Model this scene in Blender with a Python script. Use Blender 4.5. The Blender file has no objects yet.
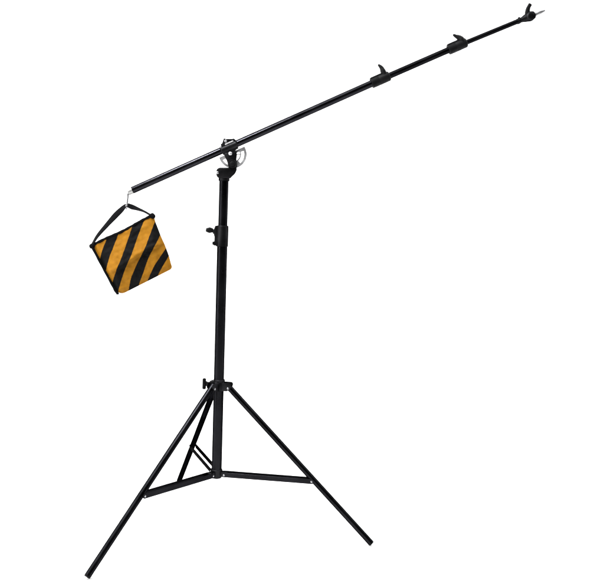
import bpy, bmesh, math, random
from mathutils import Vector, Matrix, noise

S = bpy.context.scene
COL = S.collection
V = Vector

# ------------------------------------------------------------------ camera
def make_camera():
    d, H = 3.06975, 1.17908
    yaw, pitch, roll = 0.0919326, 0.1011702, -0.0365925
    cy, sy = math.cos(yaw), math.sin(yaw)
    cp, sp = math.cos(pitch), math.sin(pitch)
    cr, sr = math.cos(roll), math.sin(roll)
    Ry = Matrix(((cy, -sy, 0), (sy, cy, 0), (0, 0, 1)))
    Rp = Matrix(((1, 0, 0), (0, cp, -sp), (0, sp, cp)))
    Rr = Matrix(((cr, 0, -sr), (0, 1, 0), (sr, 0, cr)))
    M = Rr @ Rp @ Ry                      # rows: right, forward, up
    right, fwd, up = M[0], M[1], M[2]
    R = Matrix((right, up, -fwd)).transposed()
    cam = bpy.data.cameras.new('camera')
    cam.sensor_fit = 'HORIZONTAL'
    cam.angle = math.radians(38)
    cam.clip_end = 200
    o = bpy.data.objects.new('camera', cam)
    o.matrix_world = Matrix.Translation((0, -d, H)) @ R.to_4x4()
    COL.objects.link(o)
    S.camera = o
make_camera()

# ------------------------------------------------------------------ world, lamps, exposure
world = bpy.data.worlds.new('World')
S.world = world
world.use_nodes = True
world.node_tree.nodes['Background'].inputs['Color'].default_value = (0.9, 0.95, 1.0, 1)
world.node_tree.nodes['Background'].inputs['Strength'].default_value = 0.04

def area(name, loc, target, sx, sy, power, color=(1, 1, 1)):
    l = bpy.data.lights.new(name, 'AREA')
    l.shape = 'RECTANGLE'
    l.size, l.size_y = sx, sy
    l.energy = power
    l.color = color
    o = bpy.data.objects.new(name, l)
    o.location = loc
    o.rotation_euler = (V(target) - V(loc)).to_track_quat('-Z', 'Y').to_euler()
    COL.objects.link(o)
    return o

area('overhead_softbox', (0, 0.5, 4.6), (0, 0.5, 0), 12.0, 6.0, 860)
area('backdrop_lamp', (-4.3, 0.6, 1.8), (-0.5, 4.2, 1.5), 1.2, 3.0, 100)
area('backdrop_lamp', (4.5, 0.6, 1.8), (0.8, 4.2, 1.5), 1.2, 3.0, 100)
area('backdrop_lamp', (7.6, 0.4, 2.4), (6.6, 4.2, 2.4), 1.2, 3.0, 110)  # added lamp, out of view, lifts falloff at the backdrop's right end
area('backdrop_lamp', (-7.6, 0.4, 2.4), (-6.6, 4.2, 2.4), 1.2, 3.0, 110)  # its mirror, likewise added for the left end
area('key_softbox', (-2.3, -2.6, 2.4), (-0.1, 0, 1.0), 0.9, 1.2, 50, (1.0, 0.98, 0.95))
area('strip_softbox', (-2.6, -1.1, 1.3), (0, 0, 0.9), 0.16, 1.9, 45)
area('boom_strip_softbox', (-0.95, -1.0, 3.2), (-0.02, 0, 1.34), 1.1, 0.12, 120)
S.view_settings.view_transform = 'Standard'
S.view_settings.look = 'None'
S.view_settings.exposure = 0.0
S.view_settings.gamma = 1.0
S.cycles.max_bounces = 8

# ------------------------------------------------------------------ materials
def mat(name, color, rough, metal=0.0, spec=0.5, var=0.0, var_scale=30.0, bump=0.0, bump_scale=300.0, rvar=0.0, edge=None):
    m = bpy.data.materials.new(name)
    m.use_nodes = True
    nt = m.node_tree
    b = nt.nodes['Principled BSDF']
    b.inputs['Base Color'].default_value = (*color, 1)
    b.inputs['Roughness'].default_value = rough
    b.inputs['Metallic'].default_value = metal
    b.inputs['Specular IOR Level'].default_value = spec
    if edge is not None:      # dark anodised coat: little extra reflection at grazing angles
        b.inputs['Specular Tint'].default_value = (edge, edge, edge, 1)
    tc = nt.nodes.new('ShaderNodeTexCoord')
    if var or rvar:
        n = nt.nodes.new('ShaderNodeTexNoise')
        n.inputs['Scale'].default_value = var_scale
        n.inputs['Detail'].default_value = 5
        nt.links.new(tc.outputs['Object'], n.inputs['Vector'])
        if var:
            r = nt.nodes.new('ShaderNodeMapRange')
            r.inputs['From Min'].default_value = 0.3
            r.inputs['From Max'].default_value = 0.7
            r.inputs['To Min'].default_value = 1 - var
            r.inputs['To Max'].default_value = 1 + var
            nt.links.new(n.outputs['Fac'], r.inputs['Value'])
            h = nt.nodes.new('ShaderNodeVectorMath')
            h.operation = 'SCALE'
            h.inputs[0].default_value = color
            nt.links.new(r.outputs['Result'], h.inputs['Scale'])
            nt.links.new(h.outputs['Vector'], b.inputs['Base Color'])
        if rvar:
            r2 = nt.nodes.new('ShaderNodeMapRange')
            r2.inputs['From Min'].default_value = 0.3
            r2.inputs['From Max'].default_value = 0.7
            r2.inputs['To Min'].default_value = max(0.02, rough - rvar)
            r2.inputs['To Max'].default_value = rough + rvar
            nt.links.new(n.outputs['Fac'], r2.inputs['Value'])
            nt.links.new(r2.outputs['Result'], b.inputs['Roughness'])
    if bump:
        n2 = nt.nodes.new('ShaderNodeTexNoise')
        n2.inputs['Scale'].default_value = bump_scale
        n2.inputs['Detail'].default_value = 2
        nt.links.new(tc.outputs['Object'], n2.inputs['Vector'])
        bp = nt.nodes.new('ShaderNodeBump')
        bp.inputs['Strength'].default_value = bump
        bp.inputs['Distance'].default_value = 0.001
        nt.links.new(n2.outputs['Fac'], bp.inputs['Height'])
        nt.links.new(bp.outputs['Normal'], b.inputs['Normal'])
    return m

M_TUBE = mat('black_anodised_tube', (0.0095, 0.0095, 0.0108), 0.30, metal=1.0, edge=0.22, rvar=0.06, var=0.25, var_scale=14)
M_BOOM = mat('black_glossy_tube', (0.016, 0.016, 0.0185), 0.22, metal=1.0, edge=0.22, rvar=0.05, var=0.2, var_scale=14)
M_CAST = mat('black_painted_casting', (0.0130, 0.0130, 0.0140), 0.40, metal=1.0, edge=0.22, bump=0.25, bump_scale=900, var=0.25)
M_PLAS = mat('black_plastic', (0.0036, 0.0036, 0.004), 0.48, spec=0.06, bump=0.2, bump_scale=1200, var=0.2)
M_STEEL = mat('zinc_plated_steel', (0.29, 0.29, 0.30), 0.3, metal=1.0, rvar=0.08, var=0.12, var_scale=60)
M_PLATE = mat('grey_stamped_steel', (0.43, 0.43, 0.44), 0.42, metal=0.85, rvar=0.1, var=0.2, var_scale=50)
M_ALU = mat('bright_aluminium', (0.31, 0.31, 0.305), 0.4, metal=0.9, rvar=0.08, var=0.06, var_scale=80)
M_WEB = mat('black_nylon_webbing', (0.0026, 0.0026, 0.0031), 0.85, spec=0.03, bump=0.6, bump_scale=700, var=0.3)
M_PIN = mat('machined_steel', (0.25, 0.25, 0.255), 0.4, metal=0.9, rvar=0.08, var=0.1, var_scale=80)
M_BACK = mat('white_seamless_paper', (0.86, 0.86, 0.86), 0.9, spec=0.1, var=0.01, var_scale=3)

def stripe_material():
    m = bpy.data.materials.new('striped_nylon_cloth')
    m.use_nodes = True
    nt = m.node_tree
    b = nt.nodes['Principled BSDF']
    b.inputs['Roughness'].default_value = 0.62
    b.inputs['Specular IOR Level'].default_value = 0.06
    uv = nt.nodes.new('ShaderNodeUVMap'); uv.uv_map = 'stripes'
    tc = nt.nodes.new('ShaderNodeTexCoord')
    sep = nt.nodes.new('ShaderNodeSeparateXYZ')
    nt.links.new(uv.outputs['UV'], sep.inputs['Vector'])
    # slightly ragged printed edge
    n = nt.nodes.new('ShaderNodeTexNoise')
    n.inputs['Scale'].default_value = 160; n.inputs['Detail'].default_value = 3
    nt.links.new(tc.outputs['Object'], n.inputs['Vector'])
    ma = nt.nodes.new('ShaderNodeMath'); ma.operation = 'MULTIPLY_ADD'
    ma.inputs[1].default_value = 0.07
    nt.links.new(n.outputs['Fac'], ma.inputs[0])
    nt.links.new(sep.outputs['X'], ma.inputs[2])
    mo = nt.nodes.new('ShaderNodeMath'); mo.operation = 'MODULO'; mo.inputs[1].default_value = 2
    nt.links.new(ma.outputs[0], mo.inputs[0])
    gt = nt.nodes.new('ShaderNodeMath'); gt.operation = 'GREATER_THAN'; gt.inputs[1].default_value = 1.035
    nt.links.new(mo.outputs[0], gt.inputs[0])
    # cloth tone variation
    n2 = nt.nodes.new('ShaderNodeTexNoise')
    n2.inputs['Scale'].default_value = 70; n2.inputs['Detail'].default_value = 6
    nt.links.new(tc.outputs['Object'], n2.inputs['Vector'])
    rp = nt.nodes.new('ShaderNodeValToRGB')
    rp.color_ramp.elements[0].position = 0.3; rp.color_ramp.elements[0].color = (0.190, 0.080, 0.0050, 1)
    rp.color_ramp.elements[1].position = 0.72; rp.color_ramp.elements[1].color = (0.245, 0.106, 0.0068, 1)
    nt.links.new(n2.outputs['Fac'], rp.inputs['Fac'])
    mx = nt.nodes.new('ShaderNodeMix'); mx.data_type = 'RGBA'
    mx.inputs['B'].default_value = (0.0018, 0.0017, 0.0018, 1)
    nt.links.new(gt.outputs[0], mx.inputs['Factor'])
    nt.links.new(rp.outputs['Color'], mx.inputs['A'])
    nt.links.new(mx.outputs['Result'], b.inputs['Base Color'])
    # weave + wrinkles
    w1 = nt.nodes.new('ShaderNodeTexWave'); w1.inputs['Scale'].default_value = 170
    w1.bands_direction = 'X'; w1.inputs['Distortion'].default_value = 1.5
    w2 = nt.nodes.new('ShaderNodeTexWave'); w2.inputs['Scale'].default_value = 170
    w2.bands_direction = 'Z'; w2.inputs['Distortion'].default_value = 1.5
    ad = nt.nodes.new('ShaderNodeMath'); ad.operation = 'ADD'
    for w in (w1, w2): nt.links.new(tc.outputs['Object'], w.inputs['Vector'])
    nt.links.new(w1.outputs['Fac'], ad.inputs[0]); nt.links.new(w2.outputs['Fac'], ad.inputs[1])
    bp = nt.nodes.new('ShaderNodeBump'); bp.inputs['Strength'].default_value = 0.25; bp.inputs['Distance'].default_value = 0.0006
    nt.links.new(ad.outputs[0], bp.inputs['Height'])
    nt.links.new(bp.outputs['Normal'], b.inputs['Normal'])
    return m
M_STRIPE = stripe_material()

# ------------------------------------------------------------------ mesh helpers
def basis(axis, hint=(0, 1, 0)):
    z = V(axis).normalized()
    h = V(hint)
    if abs(h.normalized().dot(z)) > 0.95: h = V((1, 0, 0))
    x = h.cross(z).normalized()
    y = z.cross(x).normalized()
    return x, y, z

class MB:
    """collects solids into one bmesh, then links it as one mesh object"""
    def __init__(self): self.bm = bmesh.new()

    def lathe(self, p, axis, prof, seg=32, hint=(0, 1, 0), closed=True, scale=(1, 1)):
        """prof: (distance along axis, radius) list"""
        x, y, z = basis(axis, hint)
        p = V(p)
        rings = []
        for (a, r) in prof:
            rings.append([self.bm.verts.new(p + z*a + x*(r*scale[0]*math.cos(t)) + y*(r*scale[1]*math.sin(t)))
                          for t in (2*math.pi*i/seg for i in range(seg))])
        for A, B in zip(rings, rings[1:]):
            for i in range(seg):
                j = (i+1) % seg
                self.bm.faces.new((A[i], A[j], B[j], B[i]))
        if closed:
            self.bm.faces.new(list(reversed(rings[0])))
            self.bm.faces.new(rings[-1])
        return self

    def tube(self, a, b, r, seg=32, ch=0.0012, wall=None):
        a, b = V(a), V(b); L = (b-a).length
        if wall:      # open hollow tube end
            self.lathe(a, b-a, [(0.01, r-wall), (0, r-wall), (0, r-wall*0.3), (wall*0.4, r), (L-wall*0.4, r), (L, r-wall*0.3), (L, r-wall), (L-0.01, r-wall)], seg)
        else:
            self.lathe(a, b-a, [(0, r-ch), (ch, r), (L-ch, r), (L, r-ch)], seg)
        return self

    def path(self, pts, radii, seg=16, sx=1.0, hint=(0, 1, 0)):
        """swept round bar through points; radii may vary, sx flattens it across hint"""
        pts = [V(p) for p in pts]
        rings = []
        for i, p in enumerate(pts):
            t = (pts[min(i+1, len(pts)-1)] - pts[max(i-1, 0)]).normalized()
            x, y, z = basis(t, hint)
            r = radii[i] if isinstance(radii, (list, tuple)) else radii
            rings.append([self.bm.verts.new(p + x*(r*math.cos(q)) + y*(r*sx*math.sin(q))) for q in (2*math.pi*k/seg for k in range(seg))])
        for A, B in zip(rings, rings[1:]):
            for i in range(seg):
                j = (i+1) % seg
                self.bm.faces.new((A[i], A[j], B[j], B[i]))
        self.bm.faces.new(list(reversed(rings[0]))); self.bm.faces.new(rings[-1])
        return self

    def plate(self, poly, y0, y1, bevel=0.0015, fn=None, seg=2):
        """outline in the x-z plane (or mapped by fn) extruded from y0 to y1"""
        fn = fn or (lambda a, b, y: V((a, y, b)))
        b2 = bmesh.new()
        A = [b2.verts.new(fn(a, b, y0)) for a, b in poly]
        B = [b2.verts.new(fn(a, b, y1)) for a, b in poly]
        n = len(poly)
        b2.faces.new(A); b2.faces.new(list(reversed(B)))
        for i in range(n):
            j = (i+1) % n
            b2.faces.new((A[j], A[i], B[i], B[j]))
        bmesh.ops.recalc_face_normals(b2, faces=b2.faces)
        if bevel:
            bmesh.ops.bevel(b2, geom=list(b2.edges), offset=bevel, segments=seg, affect='EDGES', profile=0.5, clamp_overlap=True)
        self.merge(b2)
        return self

    def box(self, c, ax, sx, sy, sz, bevel=0.0015):
        """box centred at c; ax = (x, y, z) axes"""
        x, y, z = ax; c = V(c)
        poly = [(-sx/2, -sz/2), (sx/2, -sz/2), (sx/2, sz/2), (-sx/2, sz/2)]
        return self.plate(poly, -sy/2, sy/2, bevel, lambda a, b, yy: c + x*a + y*yy + z*b)

    def ringplate(self, poly_out, poly_in, y0, y1, fn):
        """flat frame between two outlines with the same point count (open strips allowed)"""
        bm = self.bm; n = len(poly_out)
        f = [[bm.verts.new(fn(a, b, y)) for a, b in P] for P in (poly_out, poly_in) for y in (y0, y1)]
        o0, o1, i0, i1 = f
        for k in range(n-1):
            bm.faces.new((o0[k], o0[k+1], i0[k+1], i0[k])); bm.faces.new((o1[k+1], o1[k], i1[k], i1[k+1]))
            bm.faces.new((o0[k+1], o0[k], o1[k], o1[k+1])); bm.faces.new((i0[k], i0[k+1], i1[k+1], i1[k]))
        bm.faces.new((o0[0], i0[0], i1[0], o1[0])); bm.faces.new((i0[-1], o0[-1], o1[-1], i1[-1]))
        return self

    def merge(self, b2):
        me = bpy.data.meshes.new('tmp'); b2.to_mesh(me); b2.free()
        self.bm.from_mesh(me); bpy.data.meshes.remove(me)

    def build(self, name, material, parent=None, sharp=38):
        bmesh.ops.recalc_face_normals(self.bm, faces=self.bm.faces)
        me = bpy.data.meshes.new(name)
        self.bm.to_mesh(me); self.bm.free()
        for p in me.polygons: p.use_smooth = True
        me.set_sharp_from_angle(angle=math.radians(sharp))
        me.materials.append(material)
        o = bpy.data.objects.new(name, me)
        COL.objects.link(o)
        if parent:
            o.parent = parent
            o.matrix_parent_inverse = Matrix.Translation(parent.location).inverted() if parent.type == 'EMPTY' else Matrix()
        return o

def thing(name, loc, label, cat):
    o = bpy.data.objects.new(name, None)
    o.empty_display_size = 0.1
    o.location = loc
    o['label'] = label; o['category'] = cat
    COL.objects.link(o)
    return o

def screw(p, axis, r=0.004, h=0.003, seg=18, parent=None, name='rivet', m=None):
    return MB().lathe(p, axis, [(0, r), (h*0.5, r), (h*0.85, r*0.75), (h, r*0.35)], seg).build(name, m or M_STEEL, parent)

def catmull(pts, n=8):
    P = [V(p) for p in pts]; out = []
    for i in range(len(P)-1):
        p0, p1, p2, p3 = P[max(i-1, 0)], P[i], P[i+1], P[min(i+2, len(P)-1)]
        for k in range(n):
            t = k/n
            out.append(0.5*((2*p1) + (p2-p0)*t + (2*p0-5*p1+4*p2-p3)*t*t + (3*p1-p0-3*p2+p3)*t**3))
    out.append(P[-1])
    return out

# ------------------------------------------------------------------ setting: white seamless backdrop
def backdrop():
    bm = bmesh.new()
    prof = [(-9.0, 0.0), (-3.0, 0.0), (2.2, 0.0)]
    R = 2.0
    for i in range(1, 25):
        a = math.pi/2*i/24
        prof.append((2.2 + R*math.sin(a), R - R*math.cos(a)))
    prof += [(4.2, 4.0), (4.2, 7.0)]
    rows = [[bm.verts.new((x, y, z-0.008)) for x in (-9, -4, 0, 4, 9)] for y, z in prof]
    for A, B in zip(rows, rows[1:]):
        for i in range(4): bm.faces.new((A[i], A[i+1], B[i+1], B[i]))
    me = bpy.data.meshes.new('backdrop'); bm.to_mesh(me); bm.free()
    for p in me.polygons: p.use_smooth = True
    me.materials.append(M_BACK)
    o = bpy.data.objects.new('backdrop', me); COL.objects.link(o)
    o['kind'] = 'structure'
backdrop()

# ------------------------------------------------------------------ boom stand
stand = thing('boom_stand', (0, 0, -0.008), 'black tripod light stand with a long boom arm slanting up to the right', 'light stand')
Z = V((0, 0, 1))

# tripod legs, braces
TH0 = math.radians(226.0)
HP, RP, RF, HB, T = 0.522, 0.036, 0.5645, 0.206, 0.407
dirs = [V((math.cos(TH0 + k*2*math.pi/3), math.sin(TH0 + k*2*math.pi/3), 0)) for k in range(3)]
leg_r = 0.0108
for u in dirs:
    foot = u*RF; top = u*RP + Z*HP
    ax = (top-foot).normalized()
    lg = MB().tube(foot + ax*0.004, top + ax*0.012, leg_r).build('leg', M_TUBE, stand)
    MB().lathe(foot, ax, [(0, leg_r-0.0012), (0.0014, leg_r-0.0002), (0.0042, leg_r-0.0002)], 32).build('foot_cap', M_PLAS, lg)
    side = Z.cross(u).normalized()
    # brace: two flat bars straddling the leg, riveted to it
    pa = u*0.030 + Z*HB
    pb = foot + (top-foot)*T - side.cross(ax).normalized()*(0.0055 if side.cross(ax).z > 0 else -0.0055)
    d = (pb-pa); L = d.length; d.normalize()
    up = side.cross(d).normalized()
    if up.z < 0: up = -up
    br = MB()
    for s in (-1, 1):
        w0, w1 = 0.0085, 0.0085
        poly = []
        for i in range(9):
            a = math.pi/2 + math.pi*i/8
            poly.append((w0*math.cos(a), w0*math.sin(a)))
        for i in range(9):
            a = -math.pi/2 + math.pi*i/8
            poly.append((L + w1*math.cos(a), w1*math.sin(a)))
        off = side*(s*0.0125)
        br.plate(poly, -0.0012, 0.0012, 0.0004, lambda a, b, y, off=off: pa + d*a + up*b + side*y + off, 1)
    bo = br.build('brace', M_TUBE, stand)
    for s in (-1, 1):
        screw(pb + side*(s*0.0137), side*s, 0.0034, 0.0022, parent=bo)

# leg collar with three lugs
lc = MB()
lc.lathe((0, 0, 0.508), Z, [(0, 0.0195), (0.001, 0.0208), (0.031, 0.0208), (0.033, 0.0195)], 40)
for u in dirs:
    side = Z.cross(u).normalized()
    for s in (-1, 1):
        off = side*(s*0.0138)
        lc.plate([(0.013, 0.509), (0.031, 0.509), (0.039, 0.513), (0.0455, 0.521), (0.0480, 0.530), (0.0465, 0.536), (0.0420, 0.5385), (0.013, 0.5385)],
                 -0.0018, 0.0018, 0.0011, lambda a, b, y, u=u, side=side, off=off: u*a + Z*b + side*y + off)
lc.lathe((0, 0, 0.538), Z, [(0, 0.0205), (0.008, 0.0205), (0.0095, 0.019)], 40)
lco = lc.build('leg_collar', M_CAST, stand)
for u in dirs:
    side = Z.cross(u).normalized()
    for s in (-1, 1):
        screw(u*RP + side*(s*0.0155) + Z*(HP-0.002), side*s, 0.0036, 0.0024, parent=lco)
# locking knob on the left
kd = V((-0.97, -0.24, 0)).normalized()
ks = Z.cross(kd)
MB().lathe(kd*0.016 + Z*0.535, kd, [(0, 0.010), (0.016, 0.009), (0.018, 0.005), (0.040, 0.0045)], 20) \
    .box(kd*0.0535 + Z*0.5335, (kd, ks, Z), 0.013, 0.010, 0.040, 0.0042) \
    .lathe(kd*0.041 + Z*0.5335, kd, [(0, 0.006), (0.003, 0.009), (0.008, 0.009)], 20).build('locking_knob', M_PLAS, lco)

# bottom bracket
bb = MB()
bb.lathe((0, 0, 0.194), Z, [(0, 0.0185), (0.0015, 0.0205), (0.026, 0.0205), (0.028, 0.0188)], 40)
for u in dirs:
    side = Z.cross(u).normalized()
    bb.box(u*0.026 + Z*HB, (u, side, Z), 0.026, 0.0215, 0.020, 0.003)
bbo = bb.build('base_bracket', M_CAST, stand)
for u in dirs:
    side = Z.cross(u).normalized()
    for s in (-1, 1):
        screw(u*0.030 + side*(s*0.0137) + Z*(HB-0.0005), side*s, 0.0034, 0.0022, parent=bbo)

# column
MB().tube((0, 0, 0.190), (-0.002, 0, 1.030), 0.0180, 40).build('lower_column', M_TUBE, stand)
MB().tube((-0.002, 0, 1.020), (-0.002, 0, 1.262), 0.0160, 40).build('upper_column', M_TUBE, stand)

# height clamp on the column
cc = MB()
cx = -0.003
cc.lathe((cx, 0, 1.0175), Z, [(0, 0.0195), (0.001, 0.0212), (0.070, 0.0212), (0.073, 0.0196)], 40)
for s in (-1, 1):
    cc.plate([(cx-0.012, 1.0195), (cx-0.029, 1.021), (cx-0.0300, 1.030), (cx-0.027, 1.036), (cx-0.0270, 1.052), (cx-0.0290, 1.058), (cx-0.0290, 1.078), (cx-0.025, 1.0895), (cx-0.012, 1.0895)],
             s*0.0068-0.0036, s*0.0068+0.0036, 0.0012)
cco = cc.build('column_clamp', M_CAST, stand)
MB().lathe((cx-0.020, 0, 1.0685), (-1, 0, 0.03), [(0, 0.0085), (0.012, 0.0085), (0.0125, 0.0042), (0.026, 0.004)], 20) \
    .path([(cx-0.031, 0, 1.0695), (cx-0.036, 0, 1.0725), (cx-0.043, -0.001, 1.0735), (cx-0.050, -0.002, 1.0715), (cx-0.0525, -0.002, 1.066)],
          [0.0045, 0.0085, 0.0105, 0.0105, 0.006], 18, 0.7).build('tightening_knob', M_PLAS, cco)
MB().lathe((cx-0.0265, 0.011, 1.0275), (0, -1, 0), [(0, 0.0052), (0.022, 0.0052), (0.024, 0.004)], 6).build('clamp_bolt', M_CAST, cco)
MB().lathe((cx-0.020, 0, 1.0285), (-1, 0, 0), [(0, 0.006), (0.012, 0.006), (0.0135, 0.004)], 16).build('clamp_bolt', M_CAST, cco)

# tilt head on top of the column
th = MB()
th.plate([(-0.0298, 1.2744), (-0.0276, 1.2840), (-0.0198, 1.2892), (0.0400, 1.2918), (0.0412, 1.286), (0.0395, 1.2790), (0.0343, 1.2695), (0.0248, 1.2604), (0.0201, 1.2547), (-0.0189, 1.2537), (-0.0254, 1.2568), (-0.0290, 1.2640)],
         -0.021, 0.021, 0.0045, seg=3)
th.lathe((-0.002, 0, 1.2440), Z, [(0, 0.0165), (0.001, 0.0190), (0.014, 0.0190)], 36)
tho = th.build('tilt_head', M_CAST, stand)
screw((-0.0252, -0.0205, 1.2714), (0, -1, 0), 0.0046, 0.004, parent=tho, name='bolt')

# arm from the tilt head up to the boom clamp (two cheeks)
ta = MB()
arm_poly = [(-0.0045, 1.3350), (0.0010, 1.3400), (0.0390, 1.3480), (0.0400, 1.3300), (0.0385, 1.3200), (0.0405, 1.3100), (0.0415, 1.2985), (0.0400, 1.2890), (0.0143, 1.2890), (0.0095, 1.3035), (0.0060, 1.3150), (-0.0005, 1.3265)]
ta.plate(arm_poly, -0.017, -0.004, 0.0022)
ta.plate(arm_poly, 0.011, 0.018, 0.0022)
tao = ta.build('tilt_arm', M_CAST, stand)
screw((0.0171, -0.0165, 1.3385), (0, -1, 0), 0.0062, 0.0045, parent=tao, name='bolt', m=M_PLATE)
kb = MB().lathe((0.0243, -0.0150, 1.3034), (0, -1, 0), [(0, 0.0145), (0.004, 0.0150), (0.009, 0.0150), (0.0105, 0.0140), (0.0108, 0.0085), (0.013, 0.0080), (0.0145, 0.006)], 30)
kb.build('pivot_knob', M_PLAS, tao)

# boom frame: s along the tube, n square to it, both in the plane of the stand
P0 = V((-0.31433, 0, 1.20088)); E = V((0.899577, 0, 0.436762)); N = V((-0.436762, 0, 0.899577)); Y = V((0, 1, 0))
def bp(s, n, y=0.0): return P0 + E*s + N*n + Y*y
bfn = lambda a, b, y: bp(a, b, y)

# half round angle plate, slotted
C0 = (0.3656, -0.0257)
def arc(r, a0, a1, n=28): return [(C0[0] + r*math.cos(math.radians(a0+(a1-a0)*i/n)), C0[1] + r*math.sin(math.radians(a0+(a1-a0)*i/n))) for i in range(n+1)]
ap = MB()
y0, y1 = 0.0015, 0.0040
ap.ringplate(arc(0.0480, -180, 0), arc(0.0395, -180, 0), y0, y1, bfn)          # outer rim
ap.ringplate(arc(0.0290, -180, 0), arc(0.0245, -180, 0), y0, y1, bfn)          # inner rim
for a in (0, -100, -180):                                                      # bars tying the two rims together
    a0, a1 = {0: (-7, 0), -100: (-122, -74), -180: (-180, -173)}[a]
    ap.ringplate(arc(0.0396, a0, a1, 10), arc(0.0289, a0, a1, 10), y0+0.0001, y1-0.0001, bfn)
ap.ringplate(arc(0.0100, -180, 0), arc(0.0045, -180, 0), y0, y1, bfn)          # hub
for a in (-26, -154, -90):                                                     # spokes
    c, s = math.cos(math.radians(a)), math.sin(math.radians(a))
    q = lambda r, w: (C0[0] + r*c - w*s, C0[1] + r*s + w*c)
    ap.plate([q(0.0095, -0.0016), q(0.0248, -0.0016), q(0.0248, 0.0016), q(0.0095, 0.0016)], y0+0.0002, y1-0.0002, 0.0002, bfn, 1)
ap.plate([(C0[0]-0.0478, C0[1]-0.001), (C0[0]+0.0478, C0[1]-0.001), (C0[0]+0.0478, C0[1]+0.008), (C0[0]-0.0478, C0[1]+0.008)], y0+0.0003, y1-0.0003, 0.0003, bfn, 1)
ap.build('angle_plate', M_PLATE, stand)

# boom tubes
MB().tube(bp(0.0, 0), bp(0.925, 0.0035), 0.0121, 40).build('outer_boom_tube', M_BOOM, stand)
MB().tube(bp(0.90, 0.0034), bp(1.235, 0.0022), 0.0108, 36).build('middle_boom_tube', M_TUBE, stand)
MB().tube(bp(1.225, 0.0024), bp(1.492, -0.0042), 0.0084, 32).build('inner_boom_tube', M_TUBE, stand)

# clamp holding the boom
cl = MB()
cl.lathe(bp(0.3345, 0), E, [(0, 0.0145), (0.0015, 0.0160), (0.056, 0.0160), (0.0575, 0.0145)], 36)
cl.plate([(0.3311, 0.004), (0.3335, 0.0155), (0.3430, 0.0180), (0.3600, 0.0360), (0.3640, 0.0310), (0.3920, 0.0190), (0.3958, 0.0098), (0.3925, -0.0100), (0.3888, -0.0141), (0.3700, -0.0200), (0.3480, -0.0190), (0.3354, -0.0102)],
         -0.0125, -0.0040, 0.0018, bfn)
cl.plate([(0.3345, 0.004), (0.3365, 0.0155), (0.3440, 0.0170), (0.3600, 0.0300), (0.3640, 0.0270), (0.3900, 0.0180), (0.3928, 0.0098), (0.3900, -0.0141), (0.3700, -0.0200), (0.3480, -0.0190), (0.3384, -0.0102)],
         0.0040, 0.0125, 0.0018, bfn)
cl.box(bp(0.366, 0.0185), (E, Y, N), 0.050, 0.022, 0.007, 0.0018)
clo = cl.build('boom_clamp', M_CAST, stand)
screw(bp(0.3375, 0.0125, -0.0120), -Y, 0.0040, 0.004, parent=clo, name='bolt')
screw(bp(0.3612, 0.0240, -0.0120), -Y, 0.0046, 0.004, parent=clo, name='bolt')
MB().box(bp(0.3700, 0.0143, -0.0132), (E, Y, N), 0.031, 0.0035, 0.0045, 0.001).build('clamp_highlight', M_PLATE, clo)  # pale bar standing in for the highlight stripe on the clamp

# two lock collars with levers
def lock_collar(s, lever, off):
    bp = lambda a, n, y=0.0: P0 + E*a + N*(n+off) + Y*y
    c = MB()
    c.lathe(bp(s-0.0345, 0), E, [(0, 0.0145), (0.0018, 0.0172), (0.028, 0.0175), (0.029, 0.0168), (0.030, 0.0175), (0.066, 0.0172), (0.069, 0.0148)], 36)
    c.box(bp(s-0.002, 0.0145), (E, Y, N), 0.060, 0.019, 0.011, 0.003)
    o = c.build('lock_collar', M_PLAS, stand)
    pts = [bp(s+a, b) for a, b, r in lever]
    sm = catmull(pts, 5)
    rad = []
    for i in range(len(lever)-1):
        for k in range(5): rad.append(lever[i][2] + (lever[i+1][2]-lever[i][2])*k/5)
    rad.append(lever[-1][2])
    MB().path(sm, rad, 16, 1.5).build('lever', M_PLAS, o)
lock_collar(0.939, [(0.0205, 0.012, 0.0100), (0.0200, 0.0245, 0.0094), (0.0200, 0.034, 0.0072), (0.0172, 0.0425, 0.0056), (0.0132, 0.0505, 0.0026)], 0.0035)
lock_collar(1.2336, [(0.0225, 0.006, 0.0115), (0.0205, 0.017, 0.0112), (0.0155, 0.0260, 0.0085), (0.0090, 0.0330, 0.0058), (0.0045, 0.0388, 0.0044), (0.0018, 0.0422, 0.0026)], 0.0022)

# tip holder with wing screw and spigot
tp = MB()
tp.lathe(bp(1.462, -0.0040), E - N*0.02, [(0, 0.0078), (0.001, 0.0096), (0.010, 0.0096), (0.0112, 0.0084), (0.018, 0.0088), (0.030, 0.0125), (0.040, 0.0150), (0.058, 0.0155), (0.066, 0.0125), (0.069, 0.007)], 32)
tp.lathe(bp(1.4735, 0.002), N, [(0, 0.004), (0.005, 0.004), (0.0065, 0.0028)], 14)
tp.lathe(bp(1.5105, -0.0055, 0.010), -Y, [(0, 0.012), (0.003, 0.0158), (0.012, 0.0168), (0.022, 0.0160), (0.026, 0.0130), (0.0275, 0.009)], 28)
tpo = tp.build('tip_holder', M_CAST, stand)
wp = catmull([bp(1.5045, 0.002, -0.004), bp(1.5075, 0.0120, -0.005), bp(1.5130, 0.0215, -0.006), bp(1.5205, 0.0285, -0.007), bp(1.5255, 0.0320, -0.007), bp(1.5275, 0.0333, -0.007)], 6)
wr = [0.0105 + (0.0068-0.0105)*min(1, i/16) for i in range(len(wp)-6)] + [0.0067, 0.0064, 0.0058, 0.0048, 0.0034, 0.0014]
MB().path(wp, wr, 16, 0.75).build('wing_screw', M_PLAS, tpo)
MB().lathe(bp(1.522, -0.0056), E - N*0.02, [(0, 0.0078), (0.016, 0.0076), (0.018, 0.0062), (0.022, 0.0062), (0.024, 0.0072), (0.034, 0.0062), (0.046, 0.0042), (0.048, 0.0028)], 22).build('spigot', M_PIN, tpo)

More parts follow.
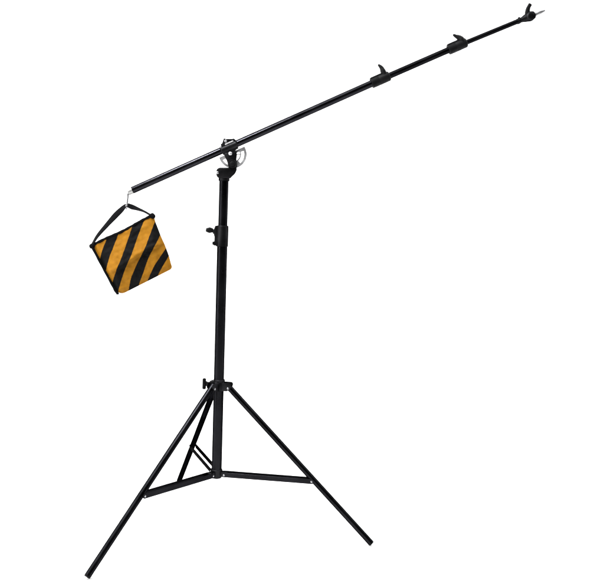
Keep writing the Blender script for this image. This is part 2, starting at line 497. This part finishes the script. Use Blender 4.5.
# plug and hook at the low end
plug = MB().lathe(bp(-0.0165, 0), E, [(0, 0.0095), (0.0015, 0.0116), (0.006, 0.0119), (0.0165, 0.0119), (0.017, 0.0100), (0.020, 0.0100)], 32).build('end_plug', M_ALU, stand)
hp = catmull([bp(-0.006, 0.0), (-0.3283, 0, 1.1905), (-0.3294, -0.001, 1.1747), (-0.3308, -0.004, 1.1600), (-0.3318, -0.0065, 1.1500), (-0.3326, -0.006, 1.1425), (-0.3332, -0.001, 1.1375), (-0.3336, 0.0055, 1.1395), (-0.3336, 0.0085, 1.1450), (-0.3334, 0.0095, 1.1490)], 6)
MB().path(hp, 0.0034, 14).build('hook', M_STEEL, plug)

# ------------------------------------------------------------------ sandbag
bag = thing('sandbag', (-0.3318, 0, 1.15), 'orange and black striped sandbag hanging by its strap from the low end of the boom', 'sandbag')
TL, TR, BR, BL = (V(q) for q in ((-0.4455, 0, 1.0065), (-0.2420, 0, 1.1165), (-0.1715, 0, 0.9360), (-0.3530, 0, 0.8365)))
EDGE_V = [0, .28, .46, .62, .80, 1.0]
EDGES = [[.03, -.21, -.37, -.52, -.71, -.91], [.25, 0, -.16, -.31, -.50, -.70], [.435, .185, .03, -.12, -.32, -.50],
         [.67, .455, .292, .137, -.04, -.22], [.848, .61, .47, .295, .13, -.06], [1.09, .87, .715, .53, .335, .185],
         [1.30, 1.08, .90, .715, .55, .36], [1.55, 1.33, 1.16, 1.0, .76, .545], [1.75, 1.52, 1.32, 1.14, .95, .715], [2.05, 1.85, 1.65, 1.45, 1.25, 1.05]]
for _i, _r in enumerate(EDGES): _r[:] = [q + (-0.012 if _i % 2 else 0.012) for q in _r]
def stripe_w(u, v):
    k = 0
    while k < len(EDGE_V)-2 and v > EDGE_V[k+1]: k += 1
    t = (v-EDGE_V[k])/(EDGE_V[k+1]-EDGE_V[k])
    def herm(r):                                   # smooth curve through the table
        sl = lambda i: (r[i+1]-r[i])/(EDGE_V[i+1]-EDGE_V[i])
        m0 = sl(k) if k == 0 else 0.5*(sl(k)+sl(k-1))
        m1 = sl(k) if k == len(EDGE_V)-2 else 0.5*(sl(k)+sl(k+1))
        h = EDGE_V[k+1]-EDGE_V[k]
        return (2*t**3-3*t*t+1)*r[k] + (t**3-2*t*t+t)*h*m0 + (3*t*t-2*t**3)*r[k+1] + (t**3-t*t)*h*m1
    e = [0.35*herm(r) + 0.65*(r[k] + (r[k+1]-r[k])*t) for r in EDGES]
    if u < e[0]: return 0.5
    for i in range(len(e)-1):
        if u <= e[i+1]: return i + (u-e[i])/(e[i+1]-e[i])
    return len(e)-1.5

def ss(a, b, x):
    t = min(1, max(0, (x-a)/(b-a))); return t*t*(3-2*t)
def pouch(name, sgn, seed):
    nu, nv = 72, 60
    bm = bmesh.new(); uvl = bm.loops.layers.uv.new('stripes')
    uvs = {}
    def pt(u, v, front):
        uu, vv = u, v
        for (cu, cv, rho) in ((0, 1, 0.11), (1, 1, 0.05)):           # round the lower corners
            du = (rho - (u if cu == 0 else 1-u))/rho; dv = (rho - (1-v))/rho
            if du > 0 and dv > 0:
                k = max(du, dv)/math.hypot(du, dv)
                nu_, nv_ = rho - du*k*rho, rho - dv*k*rho
                uu = nu_ if cu == 0 else 1-nu_
                vv = 1-nv_
        p = TL*((1-uu)*(1-vv)) + TR*(uu*(1-vv)) + BR*(uu*vv) + BL*((1-uu)*vv)
        side = min(u, 1-u); e = ss(0, 0.16, side)*ss(0, 0.12, 1-v)
        w = V((u*3.1 + seed, v*3.3, 0))
        # filled belly with a fold across the middle
        fold = 0.53 - 0.05*(u-0.5) + 0.02*math.sin(u*7)
        belly = 0.007 + 0.024*ss(-0.05, 0.55, v)*(0.35+0.65*e)
        belly -= 0.0105*ss(fold-0.005, fold+0.03, v)*(0.35+0.65*e) + 0.008*ss(fold+0.05, 1.0, v)*e
        belly += 0.0035*math.exp(-((v-fold+0.03)/0.035)**2)*e
        belly *= (0.30 + 0.70*ss(0, 0.10, 1-v))*(0.45 + 0.55*ss(0, 0.07, side))
        belly += 0.0042*noise.noise(w*1.6) * e + 0.0022*noise.noise(w*4.5)*e
        belly = max(belly, 0.003)
        # outline never ruler-straight
        edge = 0.0022*noise.noise(V((u*4, v*4, seed+7)))
        p = p + V((edge, 0, edge*0.6)) + V((0.004*ss(0.35, 0.6, v)*ss(0.75, 1.0, u)*(1-ss(0.65, 0.95, v)), 0, 0))
        y = sgn*(belly if front else 0.0015)
        return p + V((0, y, 0))
    G = {}
    for f in (0, 1):
        for i in range(nu+1):
            for j in range(nv+1):
                v = bm.verts.new(pt(i/nu, j/nv, f == 0)); G[f, i, j] = v; uvs[v] = (stripe_w(i/nu, j/nv), j/nv)
    for f in (0, 1):
        for i in range(nu):
            for j in range(nv):
                q = [G[f, i, j], G[f, i+1, j], G[f, i+1, j+1], G[f, i, j+1]]
                bm.faces.new(q if f == 0 else q[::-1])
    rim = [(i, 0) for i in range(nu)] + [(nu, j) for j in range(nv)] + [(i, nv) for i in range(nu, 0, -1)] + [(0, j) for j in range(nv, 0, -1)]
    for a, b in zip(rim, rim[1:]+rim[:1]):
        bm.faces.new((G[0, *b], G[0, *a], G[1, *a], G[1, *b]))
    for fc in bm.faces:
        for l in fc.loops: l[uvl].uv = uvs[l.vert]
    bmesh.ops.recalc_face_normals(bm, faces=bm.faces)
    me = bpy.data.meshes.new(name); bm.to_mesh(me); bm.free()
    for p in me.polygons: p.use_smooth = True
    me.set_sharp_from_angle(angle=math.radians(60))
    me.materials.append(M_STRIPE)
    o = bpy.data.objects.new(name, me); COL.objects.link(o); o.parent = bag
    o.matrix_parent_inverse = Matrix.Translation(bag.location).inverted()
    return o
pouch('pouch', -1, 1.3)
pouch('pouch', 1, 5.1)

# black side binding along the left edge of the bag
ou = V((-0.86, 0, -0.5))*0.0030
sb = catmull([TL.lerp(BL, t) + ou for t in (0.0, 0.2, 0.4, 0.6, 0.8, 0.9)] + [TL.lerp(BL, 0.955) + ou*0.3, TL.lerp(BL, 0.97) + V((0.002, 0, 0.001))], 8)
n_ = len(sb)
MB().path(sb, [0.0052*(0.97+0.06*math.sin(i*0.7))*(1 if i < n_-8 else max(0.35, (n_-i)/9)) for i in range(n_)], 16, 2.6, hint=(0, 1, 0)).build('side_binding', M_WEB, bag)

# black band along the top where the two pouches are sewn together
tb0, tb1 = V((-0.4475, 0, 1.0065)), V((-0.2425, 0, 1.1175))
tt = []
for i in range(25):
    t = i/24
    tt.append(tb0.lerp(tb1, t) + V((0, 0, 0.0015*math.sin(t*9)-0.0015*math.sin(math.pi*t))))
MB().path(tt, [0.0056+0.0006*math.sin(i*2.3) for i in range(25)], 16, 1.9).build('top_band', M_WEB, bag)
def knot(c, a, rx):
    c = V(c)
    k = MB()
    pr = [(-rx, 0.002), (-rx*0.85, 0.0062), (-rx*0.4, 0.0088), (rx*0.35, 0.0092), (rx*0.8, 0.0068), (rx, 0.002)]
    k.lathe(c, a, pr, 20, scale=(1.0, 1.35))
    return k
knot((-0.4470, 0, 1.0055), (0.85, 0, 0.4), 0.0105).build('strap_loop', M_WEB, bag)
knot((-0.2440, 0, 1.1155), (0.6, 0, -0.75), 0.0105).build('strap_loop', M_WEB, bag)

# carrying strap: flat webbing that turns over on its way up to the hook
def ribbon(rows, th=0.0011):
    """rows: (centre, half-width vector)"""
    C = catmull([r[0] for r in rows], 8); H = catmull([r[1] for r in rows], 8)
    b = MB(); bm = b.bm; prev = None
    for i, (c, h) in enumerate(zip(C, H)):
        t = (C[min(i+1, len(C)-1)]-C[max(i-1, 0)]).normalized()
        n = t.cross(h).normalized()*th
        ring = [bm.verts.new(q) for q in (c-h-n*0.4, c-h*0.93-n, c+h*0.93-n, c+h-n*0.4, c+h+n*0.4, c+h*0.93+n, c-h*0.93+n, c-h+n*0.4)]
        if prev:
            for k in range(8): bm.faces.new((prev[k], prev[(k+1) % 8], ring[(k+1) % 8], ring[k]))
        else: bm.faces.new(ring[::-1])
        prev = ring
    bm.faces.new(prev)
    return b
def row(x, z, hx, hy, hz, y=0.0): return (V((x, y, z)), V((hx, hy, hz)))
rows = [row(-0.4490, 1.0070, -0.0035, 0.0120, 0.0028),
        row(-0.4300, 1.0400, -0.0050, 0.0110, 0.0034, -0.001),
        row(-0.3985, 1.0790, -0.0064, 0.0098, 0.0052, -0.002),
        row(-0.3695, 1.1130, -0.0078, 0.0080, 0.0066, -0.002),
        row(-0.3500, 1.1335, -0.0074, 0.0080, 0.0056, -0.001),
        row(-0.3388, 1.1455, -0.0040, 0.0110, 0.0052),
        row(-0.3315, 1.1500, 0.0005, 0.0115, 0.0058),
        row(-0.3245, 1.1475, 0.0010, 0.0095, 0.0072),
        row(-0.3120, 1.1430, 0.0022, 0.0088, 0.0076, 0.001),
        row(-0.2960, 1.1380, 0.0022, 0.0108, 0.0048, 0.001),
        row(-0.2730, 1.1300, 0.0012, 0.0118, 0.0022),
        row(-0.2480, 1.1170, 0.0010, 0.0118, 0.0018)]
ribbon(rows).build('carrying_strap', M_WEB, bag)
